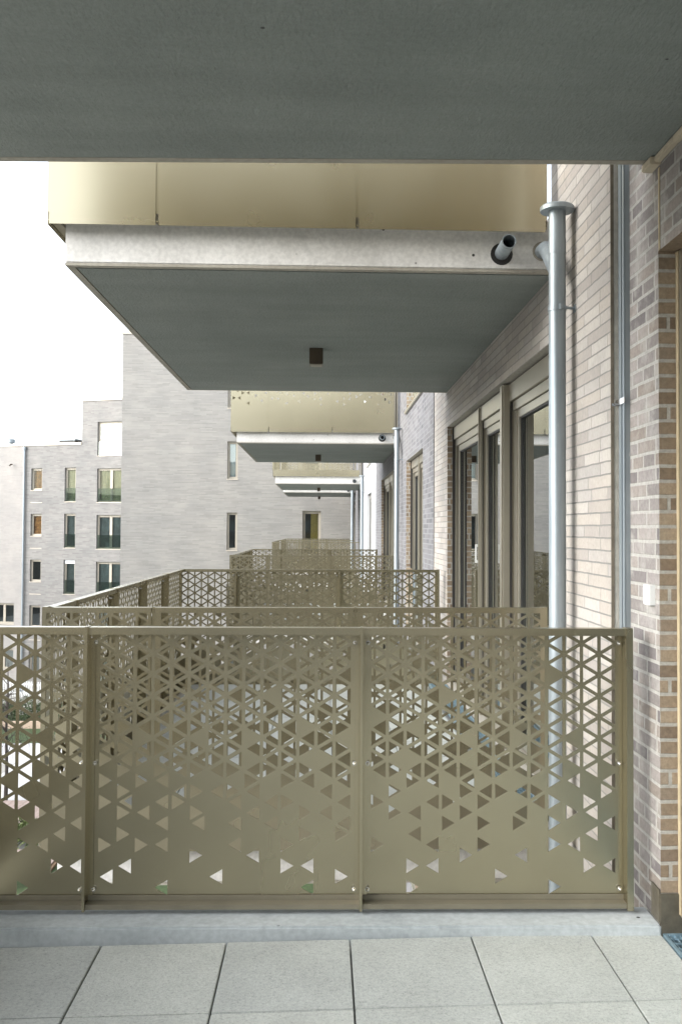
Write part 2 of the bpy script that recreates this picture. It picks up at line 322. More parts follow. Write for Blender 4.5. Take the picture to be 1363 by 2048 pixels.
def panel_mesh(name, solid, hole, cols, width, height, band=0.022, r0=0.068, tk=0.004):
    n = len(cols); x0 = 0.0275 if n == 14 else (width-n*PIT)/2
    polys = []; zr = lambda r: -(r0+r*H2)
    for ci, c in enumerate(cols):
        xa, xb = x0+ci*PIT, x0+(ci+1)*PIT
        for r in range(-3, int(height/H2)+4):
            if (c+r) % 2 == 0: tri = [(xa, zr(r)), (xb, zr(r+1)), (xb, zr(r-1))]
            else: tri = [(xa, zr(r-1)), (xa, zr(r+1)), (xb, zr(r))]
            if area(tri) < 0: tri = tri[::-1]
            op = (r not in solid.get(c, [])) if r < 12 else (r in hole.get(c, []))
            if op:
                gx = sum(p[0] for p in tri)/3; gz = sum(p[1] for p in tri)/3
                inn = [(gx+(p[0]-gx)*HOLE, gz+(p[1]-gz)*HOLE) for p in tri]
                for i in range(3): polys.append([tri[i], tri[(i+1) % 3], inn[(i+1) % 3], inn[i]])
            else: polys.append(tri)
    res = []
    for p in polys:
        q = clip(p, -band, True)
        if len(q) > 2: q = clip(q, -height, False)
        if len(q) > 2 and abs(area(q)) > 1e-8: res.append(q)
    x1 = x0+n*PIT
    res.append([(0, -height), (x0, -height), (x0, 0), (0, 0)]); res.append([(x1, -height), (width, -height), (width, 0), (x1, 0)])
    res.append([(x0, -band), (x1, -band), (x1, 0), (x0, 0)])
    bm = bmesh.new()
    for q in res:
        vs = [bm.verts.new((a, 0, z)) for a, z in q]
        try: bm.faces.new(vs)
        except ValueError: pass
    bmesh.ops.remove_doubles(bm, verts=bm.verts, dist=2e-5)
    bmesh.ops.recalc_face_normals(bm, faces=bm.faces)
    ext = bmesh.ops.extrude_face_region(bm, geom=bm.faces[:])
    bmesh.ops.translate(bm, verts=[v for v in ext['geom'] if isinstance(v, bmesh.types.BMVert)], vec=(0, tk, 0))
    bmesh.ops.recalc_face_normals(bm, faces=bm.faces)
    me = bpy.data.meshes.new(name); bm.to_mesh(me); bm.free(); me.materials.append(M['bronze']); return me
PW = 1.152
C14 = list(range(14)); C8 = list(range(6, 14))
PM = {}
def panels(key, height, **kw):
    PM[key+'A'] = panel_mesh('panel', A_SOLID, A_HOLE, C14, PW, height, **kw)
    PM[key+'B'] = panel_mesh('panel', B_SOLID, B_HOLE, C14, PW, height, **kw)
    PM[key+'N'] = panel_mesh('panel', B_SOLID, B_HOLE, C8, 0.645, height, **kw)
panels('own', 1.195)
panels('mid', 1.37, band=0.028, r0=0.080)
panels('top', 1.63, band=0.028, r0=0.068)
mb = MB()
mb.tube([(0, 0, 0), (0, -0.008, 0)], 0.0095, 12); mb.tube([(0, -0.008, 0), (0, -0.013, 0), (0, -0.018, 0), (0, -0.021, 0)], [0.0075, 0.007, 0.0048, 0.001], 12)
BOLT = mb.mesh('bolt', M['steel'], smooth=True)
def post_mesh(h, wd):
    q = MB(); q.box(-wd/2, wd/2, -0.066, -0.002, -h, 0.003)
    # mounting angles that the panels are bolted to
    if wd < 0.02: q.box(-wd/2-0.02, -wd/2, -0.006, -0.002, -h+0.03, -0.05); q.box(wd/2, wd/2+0.02, -0.006, -0.002, -h+0.03, -0.05)
    return q.mesh('post', M['bronze'], bevel=0.001)
def railing(label, group, runs, ztop, height, key, bolts=True, hand=0.0):
    """runs: (x, y, angle, length, [post positions], [(a, b, pattern)], bolts)"""
    root = thing('balcony_railing', label, 'railing', (runs[0][0], runs[0][1], ztop-height), runs[0][2], group)
    inv = Matrix.Rotation(-runs[0][2], 3, 'Z')
    pm = post_mesh(height, 0.012); pe = post_mesh(height, 0.028)
    for (x, y, an, L, posts, pans, bl) in runs:
        off = inv @ Vector((x-runs[0][0], y-runs[0][1], height)); rot = an-runs[0][2]
        def at(px, py, pz): return off+Matrix.Rotation(rot, 3, 'Z') @ Vector((px, py, pz))
        for a, b_, k in pans:
            base = 0.645 if k == 'N' else PW
            place(PM[key+k], 'panel', root, at(a+0.0095, 0, -0.002), rot, ((b_-a-0.019)/base, 1, 1))
        q = MB(); q.box(0, L, -0.05, -0.001, -0.0345, -0.0315) if False else None
        q.box(0, L, -0.058, -0.054, -0.031, 0.0); q.box(0, L, -0.054, -0.0005, -0.004, 0.0)
        q.build('handrail', M['bronze'], root, off, rot, bevel=0.0012)
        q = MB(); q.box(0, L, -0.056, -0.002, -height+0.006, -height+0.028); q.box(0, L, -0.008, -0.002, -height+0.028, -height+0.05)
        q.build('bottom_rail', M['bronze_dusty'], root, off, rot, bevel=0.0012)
        for i, px in enumerate(posts):
            end = px < 0.03 or px > L-0.03
            po = place(pe if end else pm, 'post', root, at(px, 0, 0), rot)
            if bl:
                for zz in (-0.068, -0.587, -1.125):
                    for sx in (-1, 1):
                        if (px+sx*0.03 < 0) or (px+sx*0.03 > L): continue
                        bo = bpy.data.objects.new('bolt', BOLT); COL.objects.link(bo); bo.parent = po; bo.location = (sx*0.029 if not end else sx*0.032, -0.006, zz)
    return root

def balcony(label, x0, x1, y0, y1, zb, zt, group=None, skew=0.0, pave=None, bev=0.006):
    """concrete slab with a drip groove round the underside; skew tilts the far edge"""
    root = thing('balcony', label, 'balcony', (x0, y0, zb), 0, group)
    W, D, T = x1-x0, y1-y0, zt-zb
    def sk(me):
        for v in me.vertices: v.co.y += skew*(v.co.x+x0)*(v.co.y/D)
        return me
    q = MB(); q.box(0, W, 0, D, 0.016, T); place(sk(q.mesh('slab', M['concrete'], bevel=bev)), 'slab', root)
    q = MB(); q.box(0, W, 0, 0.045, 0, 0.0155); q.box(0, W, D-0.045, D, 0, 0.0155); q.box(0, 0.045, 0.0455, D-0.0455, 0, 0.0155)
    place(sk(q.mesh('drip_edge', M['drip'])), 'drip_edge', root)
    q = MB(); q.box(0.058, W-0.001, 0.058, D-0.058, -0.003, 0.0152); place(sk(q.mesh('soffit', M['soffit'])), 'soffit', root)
    if pave:
        q = MB(); px0, px1, py0, py1 = pave; nx = int((px1-px0)/0.5)+1; ny = int((py1-py0)/0.5)+1
        for i in range(nx):
            for j in range(ny):
                a, b_ = px0+i*0.5, min(px0+i*0.5+0.494, px1); c, d = py0+j*0.5, min(py0+j*0.5+0.494, py1)
                if b_-a > 0.03 and d-c > 0.03: q.box(a-x0, b_-x0, c-y0, d-y0, T+0.001, T+0.04+random.uniform(-0.001, 0.001))
        q.build('paving', M['paver'], root, bevel=0.002)
    return root

# ------------------------------------------------------------------ walls and windows in a local frame (x along, z up, outside is -y)
def wall(name, mat, parent, loc, rot, Wd, z0, z1, holes, rev=0.09, rmat=None):
    xs = sorted({0.0, Wd, *[v for h in holes for v in h[:2]]}); zs = sorted({z0, z1, *[v for h in holes for v in h[2:]]})
    q = MB()
    for i in range(len(xs)-1):
        for j in range(len(zs)-1):
            mx, mz = (xs[i]+xs[i+1])/2, (zs[j]+zs[j+1])/2
            if any(h[0] < mx < h[1] and h[2] < mz < h[3] for h in holes): continue
            q.quad((xs[i], 0, zs[j]), (xs[i+1], 0, zs[j]), (xs[i+1], 0, zs[j+1]), (xs[i], 0, zs[j+1]))
    q.cur = 1 if rmat else 0
    for a, b_, c, d in holes:
        q.quad((a, 0, c), (a, 0, d), (a, rev, d), (a, rev, c)); q.quad((b_, 0, d), (b_, 0, c), (b_, rev, c), (b_, rev, d))
        q.quad((a, 0, d), (b_, 0, d), (b_, rev, d), (a, rev, d)); q.quad((b_, 0, c), (a, 0, c), (a, rev, c), (b_, rev, c))
    return q.build(name, [mat, rmat] if rmat else mat, parent, loc, rot)
def window(parent, loc, rot, a, b_, c, d, rev=0.09, panes=None, fw_=0.07, head=0.0, glassm='glass', inner='roomgrey', depth=2.5, sill=True, balus=0.0, posts=(), label=None,
           handle=None, blind=None, name='window', fmat='bronze_in', half=None):
    """opening (a..b, c..d) of a wall placed at loc/rot: frame, leaves, panes and the room behind"""
    panes = panes or [(a+fw_, b_-fw_)]
    q = MB(); y0, y1 = rev, rev+0.075; top = d-head
    q.box(a, a+fw_, y0, y1, c, d); q.box(b_-fw_, b_, y0, y1, c, d); q.box(a+fw_, b_-fw_, y0+0.001, y1, top-fw_, top); q.box(a+fw_, b_-fw_, y0+0.001, y1, c, c+fw_)
    if head: q.box(a+fw_, b_-fw_, y0-0.022, y1, top+0.004, d-0.012)
    edges = sorted(panes)
    for p1, p2 in zip(edges[:-1], edges[1:]): q.box(p1[1]-0.001, p2[0]+0.001, y0+0.012, y1+0.01, c+fw_, top-fw_)
    for (px, pw, out) in posts:
        q.box(px-pw/2, px+pw/2, y0-out, y1, c+0.002, d-0.014); q.box(px-pw/2+0.028, px+pw/2-0.028, y0-out-0.012, y0-out, c+0.01, d-0.02)
    fr = q.build(name, M[fmat], parent, loc, rot, bevel=0.0015)
    gaps = [(px-pw/2-0.035, px-pw/2-0.001, out*0.55) for px, pw, out in posts]+[(px+pw/2+0.001, px+pw/2+0.012, out*0.3) for px, pw, out in posts]
    if posts: gaps += [(a+0.004, a+0.03, 0.03), (b_-0.03, b_-0.004, 0.03)]
    for g0, g1, dp in gaps:
        gq = MB(); gq.box(g0, g1, y0-dp, y0-0.001, c+0.004, top if g0 > a+0.01 and g1 < b_-0.01 else d-0.016); gq.build('gap_shadow_strip', M['black'], fr)  # black strips painting in the shade of gaps beside posts and jambs
    for (p0, p1) in panes:
        s = MB(); w_ = min(0.06, (p1-p0)*0.16); zc, zt = c+fw_+0.003, top-fw_-0.003; sy = y0+0.018
        s.box(p0+0.003, p0+w_, sy, sy+0.05, zc, zt); s.box(p1-w_, p1-0.003, sy, sy+0.05, zc, zt); s.box(p0+w_, p1-w_, sy+0.0005, sy+0.05, zt-w_, zt); s.box(p0+w_, p1-w_, sy+0.0005, sy+0.05, zc, zc+w_)
        s.build('sash', M[fmat], fr, bevel=0.0015)
        g_ = MB(); k = 0.010; gy = sy+0.030
        g_.box(p0+w_-0.004, p1-w_+0.004, gy, gy+0.006, zc+w_-0.004, zt-w_+0.004); g_.build('pane', M[glassm], fr)
        ga = MB(); gz0, gz1 = zc+w_, zt-w_
        ga.box(p0+w_, p0+w_+k, sy+0.012, gy, gz0, gz1); ga.box(p1-w_-k, p1-w_, sy+0.012, gy, gz0, gz1); ga.box(p0+w_+k, p1-w_-k, sy+0.012, gy, gz1-k, gz1)
        ga.build('gasket', M['black'], fr)
    ry = y1+0.02
    rm = MB(); a2, b2, c2, d2 = a-0.4, b_+0.4, c-0.02, d+0.1
    rm.quad((a2, ry+depth, c2), (b2, ry+depth, c2), (b2, ry+depth, d2), (a2, ry+depth, d2)); rm.quad((a2, ry, c2), (a2, ry+depth, c2), (a2, ry+depth, d2), (a2, ry, d2))
    rm.quad((b2, ry, c2), (b2, ry, d2), (b2, ry+depth, d2), (b2, ry+depth, c2)); rm.quad((a2, ry, d2), (a2, ry+depth, d2), (b2, ry+depth, d2), (b2, ry, d2)); rm.quad((a2, ry, c2), (b2, ry, c2), (b2, ry+depth, c2), (a2, ry+depth, c2))
    rm.build('room', M['roomgrey'], fr)
    if inner != 'roomgrey':
        cu = MB(); x0, x1 = (a, b_) if not half else half
        n_ = 14
        for i in range(n_):
            u0, u1 = x0+(x1-x0)*i/n_, x0+(x1-x0)*(i+1)/n_; ya = ry+0.08+0.02*(i % 2); yb = ry+0.08+0.02*((i+1) % 2)
            cu.quad((u0, ya, c), (u1, yb, c), (u1, yb, d), (u0, ya, d))
        cu.build('painted_reflection', M[inner], fr)  # coloured sheet behind the glass, paints in what the pane reflects
    if blind:
        bl = MB(); bl.box(a+fw_*0.3, b_-fw_*0.3, y0-0.04, y0-0.01, d-blind, d-0.01); bl.build('blind', M['whiteblind_reflection'], fr)
    if sill:
        si = MB(); si.box(a-0.02, b_+0.02, -0.035, rev+0.02, c-0.045, c-0.002); si.build('sill', M['coping' if fmat == 'far_frame' else 'bronze_in'], fr)
    if balus:
        ba = MB(); ba.box(a+0.02, b_-0.02, rev-0.045, rev-0.030, c+0.03, c+balus); ba.build('balustrade', M['balustrade'], fr)
        bb = MB(); bb.box(a+0.0, b_-0.0, rev-0.055, rev-0.022, c+0.0, c+0.028); bb.build('balustrade_clamp', M['bronze_in'], fr)
    if handle:
        ha = MB(); hx, hz = handle; ha.box(hx-0.022, hx+0.022, y0-0.022, y0+0.018, hz-0.10, hz+0.10); ha.box(hx-0.012, hx+0.012, y0-0.05, y0-0.022, hz-0.085, hz-0.06); ha.box(hx-0.012, hx+0.012, y0-0.05, y0-0.022, hz+0.06, hz+0.085); ha.box(hx-0.012, hx+0.012, y0-0.062, y0-0.05, hz-0.085, hz+0.085)
        ha.build('handle', M['white'], fr, bevel=0.002)
    return fr
M['far_frame'] = simple('beige_window_profile', (0.40, 0.365, 0.30), 0.5, 0.2, 0.05, 3)

ST = 3.57      # storey height
FL = -1.73     # floor level of the balconies beyond
GZ = -12.4     # courtyard level

# ------------------------------------------------------------------ our building (facade on the right, outside faces -X)
bl_ = thing('apartment_building', 'long brick apartment facade with balconies and glazed doors along the right side', 'building', (1.36, 4.45, GZ))
BO = Vector((1.36, 4.45, GZ))
RM90 = -math.pi/2
W1, W0 = 1.36, 1.415
# far section: local x runs toward -Y from Y1; x = Y1 - Y
def section(name, mat, X, ya, yb, z0, z1, holes, rev=0.085, rmat=None):
    hs = [(yb-h[1], yb-h[0], h[2]-GZ, h[3]-GZ) for h in holes]
    return wall(name, mat, bl_, (X-BO.x, yb-BO.y, 0), RM90, yb-ya, z0-GZ, z1-GZ, hs, rev, rmat)
def win(X, yb, ya_, yb_, c, d, panes=None, posts=(), handle=None, **kw):
    pn = [(yb-p[1], yb-p[0]) for p in panes] if panes else None
    po = [(yb-p[0], p[1], p[2]) for p in posts]
    ha = (yb-handle[0], handle[1]-GZ) if handle else None
    return window(bl_, (X-BO.x, yb-BO.y, 0), RM90, yb-yb_, yb-ya_, c-GZ, d-GZ, panes=pn, posts=po, handle=ha, **kw)
ZT = 7.8
lev = [-2, -1, 0, 1]
D1 = (5.62, 10.41); NW = (13.0, 15.6); D2 = (17.5, 22.3); NW3 = (27.05, 29.5); D3 = (33.3, 37.2); D4 = (40.9, 44.9)
def ho(y, l, z0=FL+0.06, z1=1.13): return (y[0], y[1], z0+l*ST, z1+l*ST)
section('brick_wall', M['brick_pale'], W1, 4.451, 10.41+1.23, GZ, ZT, [ho(D1, l) for l in lev], rmat=M['brick_reveal'])
section('brick_wall', M['brick_grey'], W1, 11.70, 24.7, GZ, ZT, [ho(NW, l, FL+0.1, 1.125) for l in lev]+[ho(D2, l, FL+0.06, 1.15) for l in lev], rmat=M['brick_reveal'])
section('rendered_wall', M['render'], W1, 24.7, 32.1, GZ, ZT, [ho(NW3, l, FL+0.1, 1.06) for l in lev])
section('brick_wall', M['brick_grey'], W1, 32.1, 47.8, GZ, ZT, [ho(D3, l) for l in lev]+[ho(D4, l) for l in lev])
q = MB(); q.box(W1+0.022-BO.x, W1+0.05-BO.x, 11.64-4.45, 11.70-4.45, 0, ZT-GZ); q.build('expansion_joint', M['stucco'], bl_)
# near section with our own door
section('brick_wall', M['brick_near'], W0, -5.0, 4.46, GZ, ZT, [(-2.0, 3.957, -1.76+l*ST, 1.187+l*ST) for l in lev], 0.30, M['brick_reveal'])
# return face of the proud section: rough stucco, a dark sealant bead, then the zinc profile in the corner
q = MB(); q.box(W1+0.0168-BO.x, W0+0.02-BO.x, 0.001, 0.03, 0, ZT-GZ); q.build('joint_stucco', M['stucco'], bl_)
q = MB(); q.box(W1+0.0005-BO.x, W1+0.016-BO.x, -0.002, 0.03, 0, ZT-GZ); q.build('joint_sealant', M['jointbrown'], bl_)
# roof and core that close the volume
q = MB(); q.box(0.0, 11.0, -9.4, 43.3, ZT-GZ, ZT-GZ+0.35); q.build('roof', M['roofing'], bl_)
q = MB(); q.box(3.3, 11.0, -9.4, 43.3, 0, ZT-GZ-0.01); q.build('rear_wall', M['brick_grey'], bl_)
q = MB(); q.box(0.06, 3.29, -9.40, -9.3, 0, ZT-GZ-0.01); q.build('gable_wall', M['brick_near'], bl_)
# doors and windows, one set per storey
for l in lev:
    z = l*ST
    win(W1, 11.64, *D1, FL+0.06+z, 1.13+z, panes=[(5.70, 7.12), (7.46, 8.52), (8.66, 10.26)], head=0.15, rev=0.085, sill=False, name='balcony_door',
        posts=[(7.30, 0.13, 0.065), (8.59, 0.08, 0.03)], handle=(8.62, -0.22+z) if l == 0 else None)
    win(W1, 24.7, *NW, FL+0.1+z, 1.125+z, panes=[(13.1, 14.25), (14.4, 15.45)], head=0.14, rev=0.10, sill=True, balus=1.0, name='french_window', posts=[(14.32, 0.10, 0.02)])
    win(W1, 24.7, *D2, FL+0.06+z, 1.15+z, panes=[(17.6, 18.9), (19.1, 20.4), (20.6, 22.1)], head=0.15, rev=0.085, sill=False, name='balcony_door', posts=[(19.0, 0.16, 0.05), (20.5, 0.09, 0.02)])
    win(W1, 32.1, *NW3, FL+0.1+z, 1.06+z, panes=[(27.15, 28.2), (28.35, 29.4)], head=0.14, rev=0.10, name='french_window')
    if l >= -1:
        win(W1, 47.8, *D3, FL+0.06+z, 1.13+z, panes=[(33.4, 35.1), (35.3, 37.1)], rev=0.085, sill=False, name='balcony_door')
        win(W1, 47.8, *D4, FL+0.06+z, 1.13+z, panes=[(41.0, 42.8), (43.0, 44.8)], rev=0.085, sill=False, name='balcony_door')
    if l >= 0:
        win(W0, 4.46, -2.0, 3.957, -1.61+z, 1.187+z, panes=[(-1.9, 0.9), (1.1, 3.85)], rev=0.30, fw_=0.06, sill=False, name='balcony_door', head=0.12)
# sealant beads of our own doorway and soffit
bd = MB()
for i in range(26):
    ya = -1.8+i*0.22; bd.box(W0-0.032, W0-0.001, ya, ya+0.219, 1.548-0.004*math.sin(i*1.7), 1.578)
bd.box(W0-0.05, W0-0.001, 3.91, 4.02, 1.545, 1.577)
tag(bd.build('ceiling_sealant', M['beigeseal'], bevel=0.004), 'ochre sealant bead between the grey ceiling and the brick wall', 'sealant')
bd = MB(); bd.box(W0-0.004, W0+0.004, 3.93, 3.945, 1.187, 1.54)
bd.box(W0+0.0735, W0+0.0790, 3.93, 3.9565, -1.6, 1.183)
tag(bd.build('doorway_sealant', M['sealant'], bevel=0.001), 'ochre sealant joint running up the brick jamb of the near doorway', 'sealant')
bd = MB(); bd.box(W0-0.006, W0+0.29, 3.944, 3.9565, -1.72, -1.515); bd.box(W0-0.006, W0-0.0005, 3.957, 4.06, -1.64, -1.50)
tag(bd.build('bitumen_strip', M['bitumen'], bevel=0.004), 'dark waterproof coating at the foot of the near door jamb', 'coating')

# ------------------------------------------------------------------ our own balcony
SK = -0.020
own = thing('balcony', 'pale paved concrete balcony in the foreground with a raised kerb', 'balcony', (-1.55, 4.18, -1.97))
OB = Vector((-1.55, 4.18, -1.97))
q = MB()
def skb(x, y): return y+SK*x
def slabbox(x0, x1, y0, y1, z0, z1, s0=SK, s1=SK):
    vs = [(x0, y0+s0*x0, z0), (x1, y0+s0*x1, z0), (x1, y1+s1*x1, z0), (x0, y1+s1*x0, z0)]; vs += [(a, b2, z1) for a, b2, _ in vs]
    vs = [(a-OB.x, b2-OB.y, c2-OB.z) for a, b2, c2 in vs]
    return vs, [(0,3,2,1),(4,5,6,7),(0,1,5,4),(1,2,6,5),(2,3,7,6),(3,0,4,7)]
q.add(*slabbox(-1.55, 1.413, -0.95, 4.165, -1.97, -1.725, 0, SK)); q.build('slab', M['concrete'], own)
q = MB(); q.add(*slabbox(-1.55, 1.412, 3.965, 4.164, -1.7245, -1.640)); q.build('kerb', M['kerb'], own, bevel=0.008)
q = MB()
ps = 0.0262; X0 = -0.8812; Y1 = 3.9375
for i in range(-2, 6):
    for j in range(0, 8):
        a, b_ = X0+(i-1)*0.5+0.0028, X0+i*0.5-0.0028
        if i == 5: b_ = 1.412
        if b_ < a: continue
        yb_, ya = (Y1-j*0.568)-0.0028, (Y1-(j+1)*0.568)+0.0008
        vs = []
        dz = random.uniform(-0.0012, 0.0012)
        for zz in (-1.722, -1.68+dz): vs += [(a, ya+ps*a, zz), (b_, ya+ps*b_, zz), (b_, yb_+ps*b_, zz), (a, yb_+ps*a, zz)]
        q.add([(v[0]-OB.x, v[1]-OB.y, v[2]-OB.z) for v in vs], [(0,3,2,1),(4,5,6,7),(0,1,5,4),(1,2,6,5),(2,3,7,6),(3,0,4,7)])
q.build('paving', M['paver'], own, bevel=0.003)
# the slab above us
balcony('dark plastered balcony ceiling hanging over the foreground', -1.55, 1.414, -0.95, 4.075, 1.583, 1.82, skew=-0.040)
# railing of our balcony
aR = math.atan(-0.0236)
x_l = -1.62
def yr(x): return 4.1474-0.0236*x
Lr = (1.334-x_l)/math.cos(aR); pp = [(x-x_l)/math.cos(aR) for x in (-1.0035, 0.169)]
railing('nearest bronze perforated balcony railing directly above the concrete kerb', 'perforated balcony railings', [
    (x_l, yr(x_l), aR, Lr, [0.014]+pp+[Lr-0.014], [(0, pp[0], 'N'), (pp[0], pp[1], 'A'), (pp[1], Lr-0.014, 'B')], True),
    (x_l, 0.64, math.pi/2, 3.51, [1.17, 2.34], [(0, 1.17, 'A'), (1.17, 2.34, 'B'), (2.34, 3.5, 'A')], True)], -0.4255, 1.2, 'own')

# railing on the slab above: hidden by the ceiling edge, mirrored in the panels of the next balcony
railing('blank bronze parapet on the ceiling slab above the foreground', 'perforated balcony railings', [
    (1.334, yr(1.334)+0.02, aR+math.pi, Lr, [0.014, Lr-pp[1], Lr-pp[0], Lr-0.014], [(0.014, Lr-pp[1], 'A'), (Lr-pp[1], Lr-pp[0], 'B'), (Lr-pp[0], Lr, 'N')], False)], 3.35, 1.612, 'top')
# ------------------------------------------------------------------ balconies beyond
def rail_u(label, xl, xr, ya, yb, ztop, height, key, p1, p2, bl):
    Wd = xr-xl; side = yb-ya; n = 4
    st = (side-0.55)/n
    sp = [0.55+st*i for i in range(n)]
    return railing(label, 'perforated balcony railings', [
        (xr, ya, math.pi, Wd, [0.014, xr-p2, xr-p1, Wd-0.014], [(0, xr-p2, 'A'), (xr-p2, xr-p1, 'B'), (xr-p1, Wd, 'N')], False),
        (xl, ya, math.pi/2, side, sp, [(0.0, sp[0], 'N')]+[(a, a+st, 'AB'[i % 2]) for i, a in enumerate(sp)], bl),
        (xl, yb, 0.0, Wd, [0.014, p1-xl, p2-xl, Wd-0.014], [(0, p1-xl, 'N'), (p1-xl, p2-xl, 'A'), (p2-xl, Wd, 'B')], bl)], ztop, height, key)
names = ['second', 'third', 'fourth', 'farthest']
B1 = dict(x=(-1.506, 1.3595), y=(5.546, 10.524), zb=1.524)
def lvl(l): return {1: 'upper storey', 0: 'camera storey', -1: 'storey below'}[l]
LBL = {(1, 0): 'wide concrete balcony slab overhead with bronze panels, lower face stained pale grey', (0, 0): 'paved balcony just beyond the foreground railing', (-1, 0): 'lower balcony seen through holes beneath the second balcony',
       (1, 1): 'smaller overhead balcony slab, second in the receding row', (0, 1): 'paved balcony beyond the narrow french window', (-1, 1): 'lower balcony underneath the balcony past the narrow french window',
       (1, 2): 'overhead balcony slab beside the white rendered wall', (0, 2): 'balcony beside the white rendered wall', 
       (1, 3): 'farthest overhead balcony slab before the end building', (0, 3): 'farthest balcony in front of the yellow window'}
RLBL = {(1, 0): 'blank bronze panel parapet on the overhead slab, largest of the upper row', (0, 0): 'bronze perforated railing around the balcony just past the nearest one', (-1, 0): 'lower perforated railing glimpsed below the second balcony',
        (1, 1): 'pale bronze panel parapet with few triangle holes on the second overhead slab', (0, 1): 'perforated railing around the balcony past the narrow french window', (-1, 1): 'lower perforated railing below the french window balcony',
        (0, 3): 'tiny farthest perforated railing in front of the yellow window', (1, 3): 'farthest upper perforated parapet under the sky'}
for l in (1, 0, -1):
    z = (l-1)*ST
    balcony(LBL[(l, 0)], -1.506, W1-0.0005, 5.546, 10.524, 1.524+z, 1.83+z, 'projecting balconies', pave=None if l == 1 else (-1.42, 1.12, 5.64, 10.45))
    rail_u(RLBL[(l, 0)], -1.582, 1.2935, 5.452, 10.619, -0.4515+l*ST+(0.25 if l == 1 else 0), 1.362+(0.25 if l == 1 else 0), 'top' if l == 1 else 'mid', -0.961, 0.186, l == 0)
    balcony(LBL[(l, 1)], -1.551, W1-0.0005, 17.0, 21.88, 1.524+z, 1.83+z, 'projecting balconies', pave=None if l == 1 else (-1.46, 1.12, 17.1, 21.8))
    rail_u(RLBL[(l, 1)], -1.648, 1.2516, 16.91, 21.98, -0.4715+l*ST+(0.25 if l == 1 else 0), 1.342+(0.25 if l == 1 else 0), 'top' if l == 1 else 'mid', -0.98, 0.15, False)
for l in (1, 0):
    z = (l-1)*ST
    balcony(LBL[(l, 2)], -1.643, W1-0.0005, 32.41, 37.6, 1.524+z, 1.83+z, 'projecting balconies')
    balcony(LBL[(l, 3)], -1.70, W1-0.0005, 40.16, 45.35, 1.524+z, 1.83+z, 'projecting balconies')
    rail_u(RLBL[(l, 3)], -1.78, 1.23, 40.07, 45.44, -0.4715+l*ST, 1.342, 'mid', -1.02, 0.14, False)
    # balcony beside the white wall: upright flat bars above a solid strip
    rr = thing('bar_railing', 'bronze upright bar railing beside the white rendered wall' if l == 0 else 'upright bar parapet on the third overhead slab', 'railing', (-1.72, 32.32, -1.79+l*ST), 0, 'bar balcony railings')
    Wd = 2.95; q = MB(); q.box(0, Wd, 0, 0.006, 0, 0.22); q.box(0, 0.006, 0, 5.3, 0, 0.22); q.box(0, Wd, 5.29, 5.296, 0, 0.22); q.build('panel', M['bronze'], rr)
    q = MB(); q.box(0, Wd, -0.02, 0.03, 1.31, 1.34); q.box(-0.02, 0.03, 0.03, 5.27, 1.31, 1.34); q.box(0, Wd, 5.27, 5.32, 1.31, 1.34); q.build('handrail', M['bronze'], rr)
    q = MB(); q.box(-0.008, 0.008, 0.008, 0.05, 0.22, 1.31); bm_ = q.mesh('bar', M['bronze'])
    for i in range(26): place(bm_, 'bar', rr, (0.03+i*(Wd-0.06)/25, 0, 0))
    for i in range(14): place(bm_, 'bar', rr, (0.02, 0.3+i*0.36, 0), math.pi/2)

